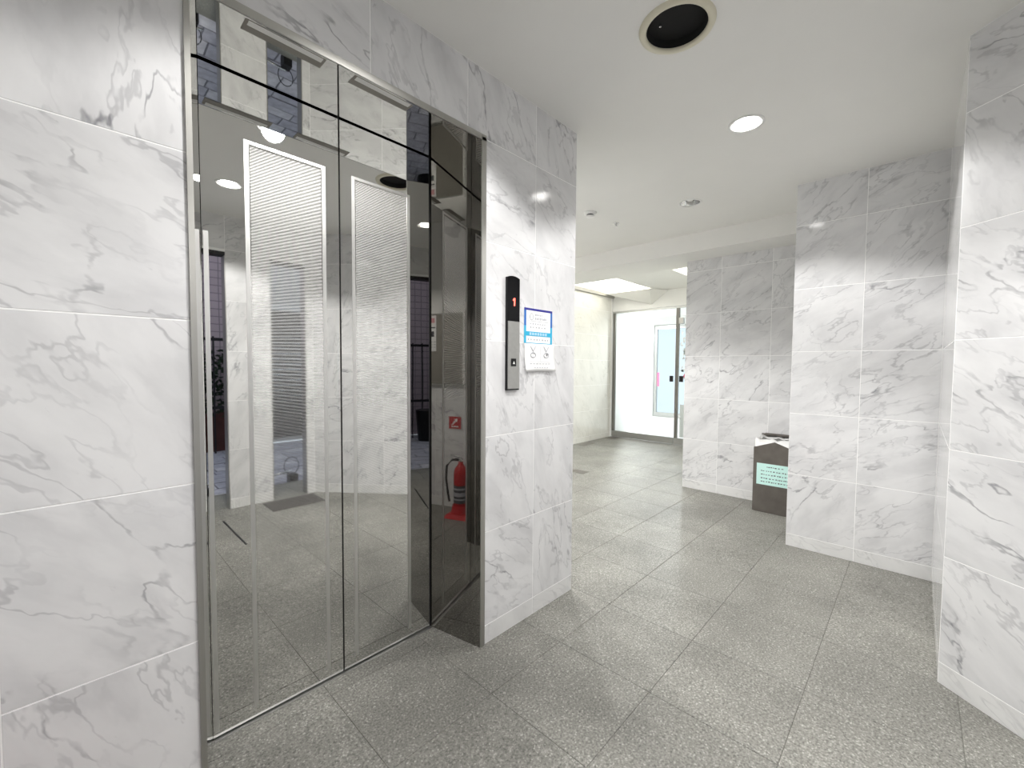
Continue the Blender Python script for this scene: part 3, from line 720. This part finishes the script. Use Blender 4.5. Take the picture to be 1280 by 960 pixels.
for k in range(nn):
    t = k / nn * 2 * PI; cx, cy = math.cos(t), math.sin(t)
    m_ = max(abs(cx), abs(cy)); x, y = 0.124 + 0.112 * cx / m_, (hy - 0.007) * cy / m_
    zt = 0.60 + 0.006 * math.sin(9 * t) + 0.004 * math.sin(17 * t)
    wob = 1 + 0.02 * math.sin(13 * t)
    ring.append([bm.verts.new((0.124 + (x - 0.124) * 0.93 * wob, y * 0.95 * wob, 0.25)), bm.verts.new((x, y, 0.52)), bm.verts.new((0.124 + (x - 0.124) * 0.985, y * 0.99, zt)), bm.verts.new((0.124 + (x - 0.124) * 0.9, y * 0.92, zt - 0.02))])
for k in range(nn):
    A, B = ring[k], ring[(k + 1) % nn]
    for j in range(3): bm.faces.new((A[j], B[j], B[j + 1], A[j + 1]))
bm_obj('bag_liner', bm, 'bag', wb, smooth=True)
box('dark_flap', (0.215, -hy + 0.004, 0.606), (0.24, hy - 0.03, 0.622), 'bin', wb)
card = box('mint_card', (-0.0015, -0.125, 0.228), (-0.0003, 0.122, 0.402), 'mint', wb); card['label'] = 'pale mint card with dark handwriting'
ls = []
for zi, z in enumerate((0.375, 0.342, 0.312, 0.282, 0.255)):
    y = 0.09 if zi else 0.05
    while y > (-0.1 if zi else -0.06):
        wdt = random.uniform(0.006, 0.014); ls.append(((-0.0021, y - wdt, z - random.uniform(0.002, 0.005)), (-0.0016, y, z + random.uniform(0.002, 0.005)))); y -= wdt + random.uniform(0.004, 0.012)
boxes('handwriting', ls, 'inkdark', card, 'stuff')

# ------------------------------------------------------------------ glass entrance at the end of the passage
GX = 6.36
def leaf(y_hi, y_lo, label, stile_left, stile_right):
    e = empty('glass_door', (GX, y_hi, 0), label, 'glass door', 'entrance door leaves')
    L = y_lo - y_hi
    box('pane', (-0.005, L + 0.01, 0.10), (0.005, -0.01, 2.075), 'glass', e)
    box('bottom_rail', (-0.022, L, 0.012), (0.022, 0.0, 0.108), 'steel', e)
    box('top_rail', (-0.018, L, 2.068), (0.018, 0.0, 2.092), 'steel', e)
    if stile_left: box('stile', (-0.020, -0.045, 0.108), (0.020, 0.0, 2.068), 'stile', e)
    if stile_right: box('stile', (-0.020, L, 0.108), (0.020, L + 0.05, 2.068), 'steel', e)
    return e
gl = leaf(3.722, 2.665, 'wide left glass door leaf with steel bottom rail', True, False)
box('handle', (-0.06, -1.045, 0.96), (-0.022, -1.0, 1.05), 'black', gl, bevel=0.004)
gr = leaf(2.655, 1.70, 'right glass door leaf with pink flower sticker, partly behind the far wall', True, False)
box('handle', (-0.06, -0.13, 0.96), (-0.022, -0.08, 1.05), 'black', gr, bevel=0.004)
box('hinge_block', (-0.03, -0.11, 1.83), (0.03, -0.045, 1.92), 'steel', gr)
box('white_film', (0.0055, -0.33, 0.12), (0.0062, -0.075, 0.62), 'frost', gr)
bm = bmesh.new()
for k in range(70):
    cy, cz = random.uniform(-0.30, -0.07), random.uniform(0.72, 2.0)
    a = random.uniform(0, PI); r = random.uniform(0.02, 0.045)
    d1 = Vector((0, math.cos(a), math.sin(a))) * r; d2 = Vector((0, -math.sin(a), math.cos(a))) * r * 0.45
    c = Vector((0.0058, cy, cz)); bm.faces.new([bm.verts.new(c + d1), bm.verts.new(c + d2), bm.verts.new(c - d1), bm.verts.new(c - d2)])
bm_obj('leaf_pattern_film', bm, 'frost', gr, 'stuff')
bm = bmesh.new()
for cy, cz in ((-0.19, 1.22), (-0.21, 1.12), (-0.17, 1.05)):
    for k in range(6):
        a = k * PI / 3; r = 0.032
        c = Vector((-0.0064, cy + r * math.cos(a) * 0.8, cz + r * math.sin(a) * 0.8))
        bm.faces.new([bm.verts.new(c + Vector((0, 0.026 * math.cos(t * PI / 4), 0.026 * math.sin(t * PI / 4)))) for t in range(8)])
bm_obj('flower_sticker', bm, 'pink', gr)
def floor_plate(x, y, sx, sy, label):
    o = box('floor_plate', (-sx / 2, -sy / 2, 0.0), (sx / 2, sy / 2, 0.002), 'bin', None); o.location = (x, y, 0.0003); tag(o, label, 'floor plate', 'metal floor plates')
floor_plate(6.25, 3.62, 0.26, 0.15, 'dark hinge plate set in the floor under the left edge of the glass door')
floor_plate(5.45, 3.62, 0.32, 0.12, 'metal floor plate beside the far left wall before the glass door')
floor_plate(3.95, 2.72, 0.12, 0.18, 'small metal floor plate in the passage past the elevator corner')
# second glass door out of the vestibule
g2 = empty('outer_glass_door', (9.80, 4.60, 0), 'outer glass door beyond the vestibule with daylight behind', 'glass door')
box('frame', (-0.03, -0.06, 0), (0.03, 0.0, 2.08), 'steel', g2)
box('header', (-0.04, -2.9, 2.08), (0.04, 0.0, 2.17), 'steel', g2)
box('bottom_rail', (-0.03, -2.9, 0.0), (0.03, -0.06, 0.10), 'steel', g2)
box('pane', (-0.004, -2.9, 0.10), (0.004, -0.06, 2.08), 'glass', g2)
box('pink_sticker', (-0.006, -0.12, 0.72), (-0.0045, -0.07, 1.05), 'pink', g2)

# ------------------------------------------------------------------ things seen only in the mirrors
gp = empty('wall_panel', (-0.37, 0.3, 1.03), 'grey steel wall panel above the marble dado on the left side wall', 'wall panel')
box('panel', (0.0, -0.6, 0), (0.012, 0.66, 0.575), 'greypanel', gp); box('edge_strip', (0.0, 0.66, 0), (0.016, 0.675, 0.6), 'white', gp)
box('edge_strip', (0.0, -0.6, 0.575), (0.014, 0.66, 0.583), 'steel', gp)
pn_ = empty('paper_notice', (-0.356, 0.60, 1.30), 'printed paper notice with pink heading on the grey steel wall panel', 'notice')
box('sheet', (0, -0.10, 0), (0.001, 0.115, 0.295), 'paper', pn_)
boxes('heading', [((0.0012, -0.08, 0.235), (0.0016, 0.1, 0.275))], 'pinkink', pn_)
for k in range(4):
    box('picture', (0.0012, -0.085 + 0.05 * k, 0.12), (0.0016, -0.055 + 0.05 * k, 0.165), 'inkdark', pn_)
    box('caption', (0.0012, -0.085 + 0.05 * k, 0.19), (0.0016, -0.045 + 0.05 * k, 0.2), 'inkdark', pn_)
boxes('lettering', [((0.0012, -0.09 + 0.03 * k, 0.03 + 0.022 * r_), (0.0016, -0.07 + 0.03 * k, 0.036 + 0.022 * r_)) for k in range(7) for r_ in range(3)], 'ink', pn_)
sg = empty('extinguisher_sign', (-0.365, 0.885, 0.66), 'small red square sign on the marble above the fire extinguisher', 'sign')
box('plate', (0, -0.055, 0), (0.003, 0.055, 0.10), 'redplastic', sg)
bm = bmesh.new()
for poly in ([(-0.03, 0.035), (-0.02, 0.03), (0.012, 0.062), (0.02, 0.055), (0.025, 0.085), (-0.005, 0.08), (0.003, 0.072)],):
    bm.faces.new([bm.verts.new((0.0034, y, z)) for y, z in poly])
bm_obj('arrow', bm, 'paper', sg)
boxes('lettering', [((0.0031, -0.03 + 0.022 * k, 0.012), (0.0036, -0.014 + 0.022 * k, 0.024)) for k in range(3)], 'paper', sg)
fe = empty('fire_extinguisher', (-0.21, 1.02, 0.0), 'red fire extinguisher with black hose on red stand by the left side wall', 'fire extinguisher')
bm = bmesh.new(); add_prism(bm, [(0.10, -0.10), (0.10, 0.10), (-0.10, 0.10), (-0.10, -0.10)], 0, 0.03)
for v in bm.verts:
    if v.co.z > 0.02: v.co.x *= 0.8; v.co.y *= 0.8
add_lathe(bm, [(0.075, 0.03), (0.066, 0.09), (0.06, 0.09), (0.06, 0.03)], 28); bm_obj('stand', bm, 'redplastic', fe)
bm = bmesh.new(); add_lathe(bm, [(0, 0.032), (0.05, 0.032), (0.055, 0.045), (0.055, 0.34), (0.048, 0.375), (0.028, 0.40), (0.02, 0.41), (0.02, 0.43), (0, 0.43)], 32); bm_obj('cylinder', bm, 'red', fe, smooth=True)
bm = bmesh.new(); add_lathe(bm, [(0.0558, 0.11), (0.0558, 0.25)], 32); bm_obj('print_label', bm, 'inkdark', fe, smooth=True)
for zz, tt in ((0.135, 0.012), (0.165, 0.03), (0.215, 0.014)):
    bm = bmesh.new(); add_lathe(bm, [(0.0562, zz), (0.0562, zz + tt)], 32); bm_obj('label_stripe', bm, 'ink', fe, smooth=True)
boxes('valve', [((-0.014, -0.014, 0.43), (0.014, 0.014, 0.455))], 'chrome', fe, bevel=0.003)
tube('lever', [(0, 0.02, 0.455), (0, -0.03, 0.47), (0, -0.085, 0.475)], 0.007, 'chrome', fe); tube('lever', [(0, 0.0, 0.445), (0, -0.04, 0.45), (0, -0.075, 0.435)], 0.006, 'black', fe)
tube('hose', [(0.01, -0.014, 0.443), (0.03, -0.06, 0.445), (0.05, -0.095, 0.40), (0.055, -0.1, 0.30), (0.05, -0.085, 0.18), (0.045, -0.075, 0.12)], 0.009, 'black', fe)
cc = empty('security_camera', (-0.37, 0.90, 2.27), 'black security camera on a bracket high on the left side wall', 'security camera')
box('mount_plate', (0, -0.03, -0.01), (0.008, 0.03, 0.06), 'iron', cc)
tube('arm', [(0.008, 0, 0.03), (0.05, 0, 0.02), (0.07, 0.0, -0.005)], 0.009, 'iron', cc)
boxes('body', [((0.02, -0.028, -0.06), (0.15, 0.028, -0.01))], 'black', cc, bevel=0.006)
bm = bmesh.new(); add_lathe(bm, [(0, 0), (0.02, 0), (0.022, 0.02), (0, 0.02)], 18); o = bm_obj('lens', bm, 'blackgloss', cc); o.matrix_local = Matrix.Translation((0.15, 0, -0.035)) @ Matrix.Rotation(PI / 2, 4, 'Y')
mt = box('door_mat', (-0.205, -0.135, 0), (0.205, 0.135, 0.006), 'mat', None, bevel=0.002); mt.location = (1.315, -0.715, 0.0005); tag(mt, 'dark brown rubber mat on the floor inside the narrow street opening', 'mat')
ds = box('drain_slot', (-0.006, -0.30, 0), (0.006, 0.30, 0.0015), 'iron', None); ds.location = (0.779, -0.322, 0.0005); tag(ds, 'thin dark drain slot in the granite floor behind the viewpoint', 'drain')

# ------------------------------------------------------------------ added vestibule ceiling spots standing in for daylight
for x, y in ((7.6, 3.0), (8.8, 4.6)):
    spot((x, y, CEIL - 0.01), 300, 82.5, 0.35, (0.97, 0.99, 1.0), 0.08)
